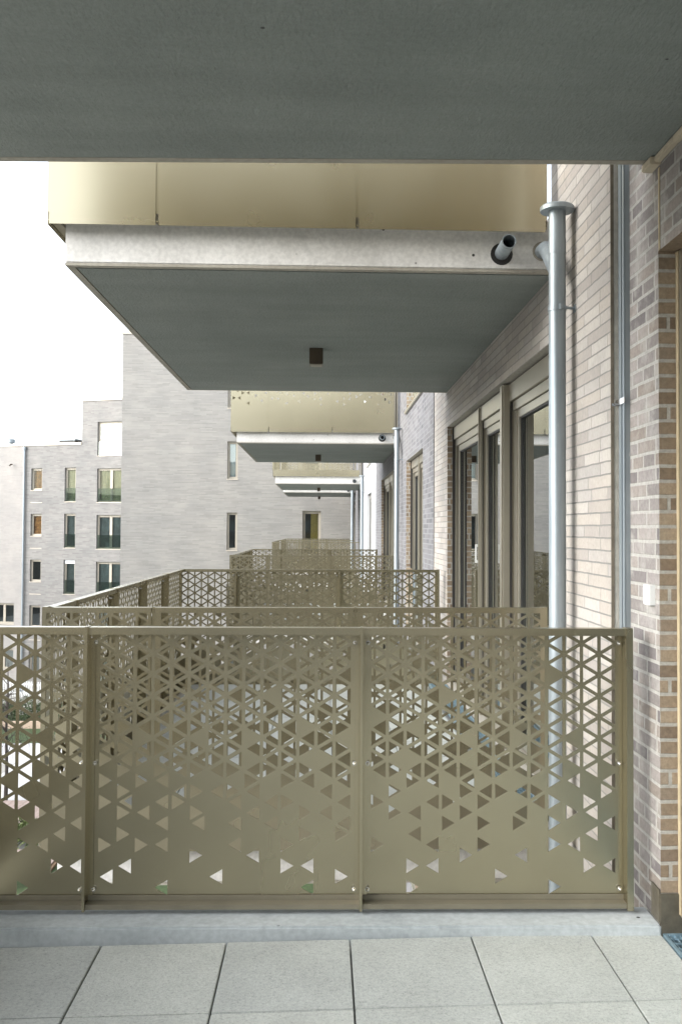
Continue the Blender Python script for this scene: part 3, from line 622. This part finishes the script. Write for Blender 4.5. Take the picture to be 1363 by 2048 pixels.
# ------------------------------------------------------------------ fittings
def lamp(x, y, zc, label):
    t_ = thing('ceiling_light', label, 'lamp', (x, y, zc), 0, 'ceiling lights under the balconies')
    q = MB(); q.box(-0.057, 0.057, 0, 0.15, -0.138, -0.004); q.build('housing', M['lampbrown'], t_, bevel=0.003)
    q = MB(); q.box(-0.046, 0.046, 0.011, 0.139, -0.142, -0.1385); q.build('diffuser', M['diffuser'], t_)
lamp(-0.068, 7.96, 1.5245, 'brown box light under the nearest overhead balcony slab')
lamp(-0.112, 19.48, 1.5245, 'brown box light under the second overhead balcony slab')
lamp(-0.177, 35.1, 1.5245, 'small brown box light under the third overhead slab')
lamp(-0.20, 44.6, 1.5245, 'tiny brown box light under the farthest overhead slab')
def downpipe(x, y, r, ztop, label, slab_y, cap=True, clamps=(1.204,), detail=True):
    t_ = thing('downpipe', label, 'downpipe', (x, y, GZ), 0, 'galvanised downpipes on the facade')
    q = MB(); zs = [GZ, ztop]
    prof = [(0, r), (1.524-0.02-GZ, r), (1.524-0.0199-GZ, r+0.0018), (1.524+0.06-GZ, r+0.0018), (1.524+0.0601-GZ, r), (ztop-0.03-GZ, r), (ztop-0.0299-GZ, r+0.002), (ztop-GZ, r+0.002)]
    q.tube([(0, 0, a) for a, _ in prof], [b2 for _, b2 in prof], 28); q.build('pipe', M['zinc'], t_, smooth=True)
    if cap:
        q = MB(); R2 = r*2.0; z0 = ztop-GZ
        pr_ = [(z0-0.022, R2-0.003), (z0-0.022, R2), (z0-0.001, R2+0.001), (z0+0.006, R2-0.006), (z0+0.007, 0.004)]
        q.tube([(0, 0, a) for a, _ in pr_], [b2 for _, b2 in pr_], 32, cap=False)
        pr_ = [(z0-0.022, R2-0.003), (z0-0.002, R2-0.008), (z0-0.0015, 0.004)]; q.tube([(0, 0, a) for a, _ in pr_], [b2 for _, b2 in pr_], 32, cap=False)
        q.build('cap', M['zinc'], t_, smooth=True)
    q = MB(); zj = 1.651-GZ; dy = slab_y-y; dx = 0.02
    q.tube([(0.0, 0.0, zj-dy*0.55), (dx*0.4, dy*0.45, zj-dy*0.22), (dx, dy*0.8, zj-0.01), (dx, dy+0.02, zj)], r*0.95, 24); q.build('branch', M['zinc'], t_, smooth=True)
    q = MB(); q.tube([(dx, dy-0.004, zj), (dx, dy+0.002, zj)], r*1.25, 24); q.build('pipe_collar', M['drip'], t_)
    for zc in clamps:
        q = MB(); q.tube([(0, 0, zc-0.013-GZ), (0, 0, zc+0.013-GZ)], r+0.004, 28, cap=True); q.tube([(r*0.6, -r*0.75, zc-GZ), (W1-x+0.003, -r*0.3, zc-GZ)], 0.008, 10)
        q.tube([(W1-x-0.006, -r*0.3, zc-GZ), (W1-x+0.003, -r*0.3, zc-GZ)], 0.024, 16)
        q.box(0.0, 0.012, -r-0.022, -r+0.002, zc-0.016-GZ, zc+0.016-GZ); q.box(0.012, 0.032, -r-0.016, -r+0.006, zc-0.007-GZ, zc+0.007-GZ)
        c_o = q.build('clamp', M['zinc'], t_, smooth=True)
    return t_
downpipe(1.265, 5.10, 0.0458, 1.762, 'galvanised downpipe with a round cap at the near end of the balcony row', 5.546, clamps=(1.204, -2.2, -5.8))
downpipe(1.262, 16.39, 0.0413, 1.748, 'galvanised downpipe between the narrow french window and the second balcony row', 17.0)
downpipe(1.262, 31.3, 0.049, 1.757, 'slim galvanised downpipe on the white rendered wall', 32.41)
downpipe(1.211, 40.0, 0.058, 1.75, 'farthest galvanised downpipe before the end building', 40.16, cap=False)
def spout(x, y, z, label, L=0.23):
    t_ = thing('drain_spout', label, 'pipe', (x, y, z), 0, 'overflow spouts in the slab faces')
    q = MB(); n = 24; r = 0.041; ri = 0.036
    q.tube([(0, 0.03, 0), (0, -L, 0.004)], r, n, cap=False); q.tube([(0, -L, 0.004), (0, 0.03, 0)], ri, n, cap=False)
    o = len(q.v)
    for k in range(n):
        a = 2*math.pi*k/n
    q.build('pipe', M['zinc'], t_, smooth=True)
    q = MB(); q.tube([(0, -L, 0.004), (0, -L-0.0005, 0.004)], r, n, cap=False); 
    rr_ = MB(); vs = []; fs = []
    for k in range(n):
        a = 2*math.pi*k/n; vs += [(r*math.cos(a), -L, 0.004+r*math.sin(a)), (ri*math.cos(a), -L, 0.004+ri*math.sin(a))]
    for k in range(n): k2 = (k+1) % n; fs.append((2*k, 2*k2, 2*k2+1, 2*k+1))
    rr_.add(vs, fs); rr_.build('rim', M['zinc'], t_)
    q = MB(); q.tube([(0, -0.0015, -0.004), (0, 0.004, -0.004)], 0.066, 22); q.build('hole_seal', M['black'], t_)
spout(1.044, 5.546, 1.635, 'short galvanised overflow spout sticking out of the nearest slab face')
spout(1.044, 17.0, 1.635, 'short overflow spout in the second slab face', 0.1)
spout(1.05, 32.41, 1.635, 'tiny overflow spout in the third slab face', 0.1)
spout(1.05, 40.16, 1.635, 'farthest tiny overflow spout in the last slab face', 0.1)
# zinc profile in the expansion joint
t_ = thing('joint_profile', 'upright galvanised metal strip in the joint between two brick walls', 'metal strip', (W0, 4.33, GZ))
q = MB(); q.box(-0.022, 0.004, 0.004, 0.105, 0, ZT-GZ-0.02); q.box(-0.028, -0.0225, 0.004, 0.016, 0, ZT-GZ-0.02); q.box(-0.026, -0.0225, 0.05, 0.058, 0, ZT-GZ-0.02); q.build('strip', M['zinc'], t_, bevel=0.002)
for zc in (0.60, -1.9):
    q = MB(); q.box(-0.033, -0.0285, -0.012, 0.125, zc-0.012-GZ, zc+0.016-GZ); q.tube([(-0.034, 0.128, zc-0.004-GZ), (-0.05, 0.128, zc-0.004-GZ)], 0.012, 14); q.build('clip', M['steel'], t_, bevel=0.001)
# light switch
t_ = thing('light_switch', 'white light switch mounted on the near brick wall', 'switch', (W0, 4.05, -0.278))
q = MB(); q.box(-0.024, 0.002, -0.040, 0.040, -0.043, 0.043); q.build('housing', M['white'], t_, bevel=0.002)
q = MB(); q.box(-0.030, -0.0242, -0.028, 0.028, -0.032, 0.032); q.build('rocker', M['white'], t_, bevel=0.0015)
# drain grates
def grate(x0, x1, y0, y1, zt, label):
    t_ = thing('drain_grate', label, 'drain grate', (x0, y0, zt-0.03), 0, 'steel drain grates along the doors')
    W, D = x1-x0, y1-y0; q = MB(); b_ = 0.014
    q.box(0, b_, 0, D, 0, 0.03); q.box(W-b_, W, 0, D, 0, 0.03); q.box(b_, W-b_, 0, b_, 0, 0.03); q.box(b_, W-b_, D-b_, D, 0, 0.03); q.build('frame', M['grate'], t_, bevel=0.001)
    q = MB(); n = max(2, int(W/0.022))
    for i in range(1, n): q.box(W*i/n-0.0015, W*i/n+0.0015, b_, D-b_, 0.004, 0.027)
    m_ = int(D/0.045)
    for j in range(1, m_): q.box(b_, W-b_, D*j/m_-0.002, D*j/m_+0.002, 0.0235, 0.0285)
    q.build('bars', M['grate'], t_)
    q = MB(); q.box(0.001, W-0.001, 0.001, D-0.001, -0.012, -0.001); q.build('channel', M['black'], t_)
q = MB(); q.box(W0+0.001, 2.0, -0.95, 3.95, -1.97, -1.735); tag(q.build('threshold_slab', M['concrete']), 'concrete threshold under the near doorway grates', 'threshold')
q = MB(); q.box(W0+0.0795, W0+0.30, 3.905, 3.9565, -1.61, 1.185); tag(q.build('door_trim', M['bronze_in'], bevel=0.002), 'bronze trim strip at the right edge behind the brick jamb', 'trim')
grate(1.418, 1.535, 1.0, 3.945, -1.676, 'blue grey steel drain grate in the floor corner at lower right')
grate(1.54, 1.70, 0.8, 3.90, -1.612, 'raised steel grate on the threshold above the floor grate')
grate(1.16, 1.345, 5.66, 10.4, FL+0.045, 'long steel drain grate along the door of the second balcony')

# ------------------------------------------------------------------ end building (faces us)
eb = thing('brick_building', 'tall streaky grey brick building closing the end of the balcony row', 'building', (-10.07, 47.8, GZ))
EW = 13.6; EZ = 9.71-GZ
def eh(x0, x1, z0, z1): return (x0+10.07, x1+10.07, z0-GZ, z1-GZ)
ew = [(eh(-4.82, -4.30, 2.48+k*ST, 4.36+k*ST)) for k in (1, 0, -1, -2, -3)]+[eh(-1.04, -0.125, -1.4, 0.89), eh(-1.04, -0.125, -1.4-ST, 0.89-ST), eh(-1.04, -0.125, -1.4+ST, 0.89+ST)]
wall('brick_wall', M['brick_far'], eb, (0, 0, 0), 0, EW, 0, EZ, ew, 0.14)
q = MB(); q.box(0, EW, 0.16, 12, EZ-0.3, EZ-0.05); q.box(0, 0.15, 0.001, 12, 0, EZ-0.01) if False else None
q.build('roof', M['roofing'], eb)
wall('side_wall', M['brick_far'], eb, (0, 12, 0), RM90, 12, 0, EZ, [])
q = MB(); q.box(-0.05, EW, -0.05, 0.35, EZ, EZ+0.16); q.box(-0.05, 0.35, 0.351, 12, EZ, EZ+0.16); q.build('parapet', M['coping'], eb)
for i, h in enumerate(ew[:5]):
    window(eb, (0, 0, 0), 0, *h, rev=0.14, fw_=0.05, glassm='glass_far', fmat='far_frame', inner=('amber', 'whiteblind_reflection', 'roomgrey', 'roomgrey', 'roomgrey')[i], depth=1.5)
window(eb, (0, 0, 0), 0, *ew[5], rev=0.14, fw_=0.07, glassm='glass_far', fmat='far_frame', inner='yellow', half=(ew[5][0]+0.40, ew[5][1]), depth=1.5, label='tall window with a painted yellow reflection')
for h in ew[6:]: window(eb, (0, 0, 0), 0, *h, rev=0.14, fw_=0.07, glassm='glass_far', fmat='far_frame', depth=1.5)

# ------------------------------------------------------------------ stepped wing at the left, turned 20 degrees
AN = -R(20)
wg = thing('stepped_building', 'pale grey brick wing with stepped roofline and rows of windows at left', 'building', (-18.35, 72.9, GZ), AN)
Z = lambda z: z-GZ
def wh(a, b_, c, d, off): return (a+off, b_+off, Z(c), Z(d))
lowh, highh = [], []
for k in range(5):
    z = -3.52*k
    lowh.append((1, k, (-4.5, -3.5, 2.87+z, 4.56+z))); lowh.append((2, k, (-1.48, -0.49, 1.98+z, 4.58+z)))
for k in range(-1, 5):
    z = -3.52*k; highh.append((3, k, (1.36, 3.66, 1.92+z, 4.47+z)))
wall('brick_wall', M['brick_wing'], wg, (-5.0, 0, 0), 0, 5.0, 0, Z(6.32), [(h[0]+5, h[1]+5, Z(h[2]), Z(h[3])) for _, _, h in lowh], 0.16)
wall('brick_wall', M['brick_wing'], wg, (0, 0, 0), 0, 14, 0, Z(9.62), [(h[0], h[1], Z(h[2]), Z(h[3])) for _, _, h in highh], 0.16)
cl_h = [(-7.9+dx, -5.9+dx, -7.5+dz, -5.9+dz) for dx in (0, -5) for dz in (0, -3.5)]
wall('cream_wall', M['brick_cream'], wg, (-40, 0, 0), 0, 35.0, 0, Z(6.32), [(h[0]+40, h[1]+40, Z(h[2]), Z(h[3])) for h in cl_h], 0.16)
q = MB(); q.quad((0, 0, Z(6.0)), (0, 0, Z(9.62)), (0, 10, Z(9.62)), (0, 10, Z(6.0))); q.build('step_wall', M['brick_wing'], wg)
q = MB(); q.box(-40, -0.02, -0.06, 0.4, Z(6.32), Z(6.50)); q.box(-0.06, 14, -0.06, 0.4, Z(9.62), Z(9.80)); q.build('parapet', M['coping'], wg)
q = MB(); q.box(-40, 0, 0.2, 10, Z(6.0), Z(6.2)); q.box(0.05, 14, 0.2, 10, Z(9.3), Z(9.5)); q.build('roof', M['roofing'], wg)
for (c_i, k, h) in lowh+highh:
    inn = 'darkblind'; bld = None
    if c_i == 1: inn = ('amber', 'amber', 'roomgrey', 'roomgrey', 'roomgrey')[k]
    if c_i == 2: inn = ('cream', 'darkblind', 'darkblind', 'darkblind', 'darkblind')[k]; bld = 0.28 if k == 2 else None
    if c_i == 3: inn = {-1: 'whiteblind_reflection', 0: 'cream'}.get(k, 'darkblind')
    a, b_ = h[0], h[1]
    pn = [(a+0.09, (a+b_)/2-0.05), ((a+b_)/2+0.05, b_-0.09)] if c_i == 3 else None
    window(wg, (0, 0, 0), 0, a, b_, Z(h[2]), Z(h[3]), rev=0.16, panes=pn, fw_=0.09, glassm='glass_far', fmat='far_frame', inner=inn, balus=1.05 if c_i != 1 else 0, blind=bld, depth=1.5)
    if c_i == 1:
        q = MB(); q.box(a-0.02, b_+0.02, -0.02, 0.0, Z(h[2]-0.98), Z(h[2]-0.93)); q.build('brick_panel_sill', M['coping'], wg)
for h in cl_h: window(wg, (0, 0, 0), 0, h[0], h[1], Z(h[2]), Z(h[3]), rev=0.16, panes=[(h[0]+.09, (h[0]+h[1])/2-.05), ((h[0]+h[1])/2+.05, h[1]-.09)], fw_=0.09, glassm='glass_far', fmat='far_frame', depth=1.5)
dx_, dy_ = math.cos(AN), math.sin(AN)
def onw(s, y=0): return (-18.35+dx_*s-dy_*y, 72.9+dy_*s+dx_*y)
px_, py_ = onw(-5.05, -0.12)
t_ = thing('rainwater_pipe', 'thin grey rainwater pipe running down the left wing', 'downpipe', (px_, py_, GZ))
q = MB(); q.tube([(0, 0, 0), (0, 0, Z(6.25))], 0.08, 14); q.build('pipe', M['zinc'], t_, smooth=True)
q = MB(); q.tube([(0, 0, Z(6.0)), (0, 0, Z(6.25))], 0.13, 14); q.build('hopper', M['zinc'], t_, smooth=True)
px_, py_ = onw(-7.1, 0.9)
t_ = thing('roof_vent', 'small round vent on the flat roof of the left wing', 'vent', (px_, py_, 6.2))
q = MB(); q.tube([(0, 0, 0), (0, 0, 0.55)], 0.22, 16); q.build('shaft', M['zinc'], t_, smooth=True); q = MB(); q.tube([(0, 0, 0.5), (0, 0, 0.75), (0, 0, 0.8)], [0.34, 0.34, 0.2], 16); q.build('cowl', M['zinc'], t_, smooth=True)
px_, py_ = onw(-1.6, 0.9)
t_ = thing('roof_hatch', 'flat roof hatch on the left wing beside the step', 'hatch', (px_, py_, 6.2), AN)
q = MB(); q.box(-0.7, 0.7, -0.5, 0.5, 0, 0.5); q.build('kerb', M['black'], t_); q = MB(); q.box(-0.78, 0.78, -0.58, 0.58, 0.5, 0.62); q.build('lid', M['zinc'], t_, bevel=0.03)
px_, py_ = onw(-6.2, -0.1)
tag(place((lambda q: (q.tube([(0, 0, 0), (0.05, -0.25, -0.03), (0.1, -0.4, -0.12)], 0.05, 12), q.mesh('wall_lamp', M['lampbrown'], smooth=True))[1])(MB()), 'wall_lamp', None, (px_, py_, 4.9), AN), 'small dark lamp high on the cream part of the left wing', 'lamp')

def facing_house(name, label, loc, rot, Wd):
    ob = thing(name, label, 'building', loc, rot)
    wall('rendered_wall', M['creamrender'], ob, (0, 0, 0), 0, Wd, 17.5, 21.4, [(4+5*i, 5.4+5*i, 18.4, 20.0) for i in range(int(Wd/5)-1)], 0.15)
    wall('brick_wall', M['darkbrick'], ob, (0, 0, 0), 0, Wd, 0, 17.5, [(4+5*i, 5.4+5*i, 1.5+3.5*k, 3.1+3.5*k) for i in range(int(Wd/5)-1) for k in range(4)], 0.15)  # lower storeys coloured dark: their shade is painted in for the window reflections
    q = MB(); q.box(0.0, Wd, 0.3, 10, 0, 21.2); q.build('core', M['darkblind'], ob); q = MB(); q.box(-0.2, Wd+0.2, -0.1, 10.2, 21.4, 21.7); q.build('roof', M['roofing'], ob)
facing_house('opposite_building', 'cream topped brown house behind the viewpoint, seen only as reflections in the end building', (12, -38, GZ), math.pi, 57)
facing_house('courtyard_building', 'cream topped brown row across the courtyard, seen only as reflections in the stepped wing', (-78, -60, GZ), math.pi/2, 130)
# ------------------------------------------------------------------ courtyard
q = MB(); q.quad((-600, -300, GZ), (600, -300, GZ), (600, 900, GZ), (-600, 900, GZ)); struct(q.build('ground', M['ground']))
q = MB(); q.box(-40, -0.5, 55.5, 64, GZ+0.004, GZ+0.03); struct(q.build('lawn', M['grass']))
q = MB(); q.box(-40, 1.0, 50.8, 55.49, GZ+0.004, GZ+0.05); q.box(-16, -10.8, 40.5, 50.79, GZ+0.004, GZ+0.05); struct(q.build('path', M['path']))
q = MB(); q.box(-10.79, 1.2, 20, 47.7, GZ+0.004, GZ+0.02); struct(q.build('lawn', M['grass']))
def deck(x0, x1, y0, y1, label):
    t_ = thing('wooden_deck', label, 'deck', (x0, y0, GZ), 0, 'timber decks in the courtyard')
    q = MB(); n = int((x1-x0)/0.30)
    for i in range(n): q.box(i*0.30, i*0.30+0.282, 0, y1-y0, 0.12, 0.16)
    q.build('boards', M['deck'], t_); q = MB(); q.box(0, x1-x0, -0.03, 0.0, 0.0, 0.165); q.box(0.1, x1-x0-0.1, 0.1, y1-y0-0.1, 0.0, 0.11); q.build('fascia', M['edging'], t_)
deck(-16.5, -10.9, 39.6, 43.6, 'weathered timber deck beyond the dark shrub')
deck(-15.5, -9.6, 34.6, 37.0, 'weathered timber deck nearer than the dark shrub')
def leafy(name, label, x0, x1, y0, y1, h, n, mat, seed):
    rnd = random.Random(seed); t_ = thing(name, label, 'shrub', ((x0+x1)/2, (y0+y1)/2, GZ)); q = MB()
    for _ in range(n):
        u, v, ww = rnd.uniform(-1, 1), rnd.uniform(-1, 1), rnd.random()**0.6
        if u*u*0.6+v*v*0.6+ww*ww*0.5 > 1.15: continue
        p = Vector((u*(x1-x0)/2, v*(y1-y0)/2, 0.05+ww*h*(0.75+0.25*math.sin(u*7+seed)*math.cos(v*5)))); s_l = rnd.uniform(0.04, 0.10)
        d = Vector((rnd.gauss(0, 1), rnd.gauss(0, 1), rnd.gauss(0.6, 0.7))).normalized(); a = d.orthogonal().normalized(); b2 = d.cross(a)
        q.add([p-a*s_l, p-b2*s_l*0.45, p+a*s_l, p+b2*s_l*0.45], [(0, 1, 2, 3)])
    q.build('foliage', mat, t_)
    q = MB()
    for _ in range(9): xx, yy = rnd.uniform(-.6, .6)*(x1-x0)/2, rnd.uniform(-.6, .6)*(y1-y0)/2; q.tube([(xx, yy, 0), (xx*1.1, yy*1.1, h*0.6)], [0.02, 0.008], 6)
    q.build('stems', M['bark'], t_)
leafy('shrub', 'dark shrub with yellow green leaves between the two timber decks', -15.0, -10.8, 37.1, 39.5, 0.9, 5200, M['foliage'], 3)
leafy('hedge', 'low dark hedge beside the lawn in front of the left wing', -22.0, -15.0, 60.0, 62.0, 1.7, 7000, M['hedge'], 5)
tag(place((lambda q: (q.box(0, 7.4, 0, 0.25, 0, 0.45), q.mesh('stone_edging', M['sandstone'], bevel=0.02))[1])(MB()), 'stone_edging', None, (-22.2, 59.6, GZ)), 'sandstone edging kerb along the foot of the hedge', 'edging')
t_ = thing('garden_fence', 'white slatted garden fence by the left wing', 'fence', (-23.6, 71.2, GZ), AN)
q = MB(); q.box(0, 4.6, 0.03, 0.07, 0.3, 0.38); q.box(0, 4.6, 0.03, 0.07, 0.95, 1.03); q.build('rails', M['white'], t_)
q = MB(); q.box(0, 0.10, 0, 0.028, 0.05, 1.2); sl = q.mesh('slat', M['white'])
for i in range(23): place(sl, 'slat', t_, (i*0.2, 0, 0))
# white framed glasshouse-like planter frame seen low at the left
t_ = thing('garden_bench', 'white slatted bench on the nearest ground below the railing', 'bench', (-11.6, 33.3, GZ))
q = MB()
for i in range(5): q.box(0, 1.8, i*0.11, i*0.11+0.08, 0.42, 0.46)
q.build('seat', M['white'], t_)
q = MB()
for i in range(4): q.box(0, 1.8, 0.56, 0.59, 0.52+i*0.11, 0.60+i*0.11)
q.build('backrest', M['white'], t_)
q = MB(); q.box(0, 0.07, 0, 0.07, 0, 0.42); lgm = q.mesh('leg', M['white'])
for a in ((0.05, 0.02), (1.68, 0.02), (0.05, 0.46), (1.68, 0.46)): place(lgm, 'leg', t_, (*a, 0))
# bare tree
rnd = random.Random(11)
t_ = thing('bare_tree', 'young bare tree with thin drooping twigs in the courtyard at left', 'tree', (-14.25, 43.9, GZ+0.05))
q = MB(); q.tube([(0, 0, 0), (0.03, 0, 1.5), (-0.03, 0.02, 3.2), (0.04, 0, 4.8), (0.02, 0, 6.2)], [0.10, 0.075, 0.06, 0.04, 0.012], 12); q.build('trunk', M['bark'], t_, smooth=True)
q = MB()
for i in range(26):
    z0 = rnd.uniform(1.7, 5.6); a = rnd.uniform(0, 6.28); L = rnd.uniform(0.7, 1.7)*(1.15-z0/9); c2, s2 = math.cos(a), math.sin(a)
    pts = [Vector((0, 0, z0)), Vector((c2*L*.35, s2*L*.35, z0+L*.35)), Vector((c2*L*.7, s2*L*.7, z0+L*.38)), Vector((c2*L*.95, s2*L*.95, z0-L*.1)), Vector((c2*L, s2*L, z0-L*.7))]
    q.tube(pts, [0.022, 0.017, 0.012, 0.008, 0.004], 6)
    for j in range(5):
        p = pts[1+j % 3]; a2 = a+rnd.uniform(-1.2, 1.2); l2 = L*rnd.uniform(.3, .6); e = p+Vector((math.cos(a2)*l2, math.sin(a2)*l2, l2*0.2)); q.tube([p, e, e+Vector((math.cos(a2)*l2*.3, math.sin(a2)*l2*.3, -l2*.9))], [0.010, 0.007, 0.003], 5)
q.build('crown', M['bark'], t_)
# person by the wing door
px_, py_ = onw(-3.9, -1.6)
per = thing('person', 'person in pale shirt and blue jeans standing by the left wing door', 'person', (px_, py_, GZ+0.004), R(-40))
me = bpy.data.meshes.new('body'); J = [((0, 0, .95), .15), ((0, 0, 1.15), .14), ((0, 0.01, 1.38), .17), ((0, 0, 1.50), .065), ((0, -0.01, 1.60), .095), ((0, 0, 1.72), .085),
     ((-.10, 0, .88), .095), ((-.11, -.02, .48), .068), ((-.11, .02, .10), .048), ((-.12, -.13, .04), .04), ((.10, 0, .88), .095), ((.12, -.03, .48), .068), ((.12, .02, .10), .048), ((.13, -.13, .04), .04),
     ((-.20, 0, 1.40), .07), ((-.25, -.02, 1.13), .05), ((-.16, -.22, 1.02), .038), ((-.10, -.30, 1.04), .035), ((.20, 0, 1.40), .07), ((.26, -.02, 1.13), .05), ((.17, -.22, 1.04), .038), ((.10, -.30, 1.06), .035)]
E_ = [(0,1),(1,2),(2,3),(3,4),(4,5),(0,6),(6,7),(7,8),(8,9),(0,10),(10,11),(11,12),(12,13),(2,14),(14,15),(15,16),(16,17),(2,18),(18,19),(19,20),(20,21)]
me.from_pydata([j[0] for j in J], E_, []); bo = place(me, 'body', per)
md = bo.modifiers.new('skin', 'SKIN'); sv = me.skin_vertices[0].data
for i, j in enumerate(J): sv[i].radius = (j[1], j[1]*0.85)
sv[0].use_root = True
bo.modifiers.new('sub', 'SUBSURF').levels = 1
dg = bpy.context.evaluated_depsgraph_get(); bm_e = bpy.data.meshes.new_from_object(bo.evaluated_get(dg)); bo.modifiers.clear(); bo.data = bm_e
bm_e.materials.clear()
for k in ('skin', 'shirt', 'jeans'): bm_e.materials.append(M[k])
for p_ in bm_e.polygons:
    c3 = p_.center; p_.material_index = 2 if c3.z < 0.98 and abs(c3.x) < 0.2 and not (c3.y < -0.16 and c3.z > 0.3) else (1 if c3.z < 1.47 and c3.y > -0.2 else 0); p_.use_smooth = True
bm_e.name = 'body'
q = MB(); pts = [(0, 0.012, 1.66), (0, 0.02, 1.72), (0, 0.015, 1.79), (0, 0.01, 1.815)]; q.tube(pts, [0.098, 0.101, 0.075, 0.02], 16); q.build('hair', M['hair'], per, smooth=True)

# ------------------------------------------------------------------ lift everything so that the courtyard lies at z = 0
for o in bpy.data.objects:
    if o.parent is None: o.location.z += EYE
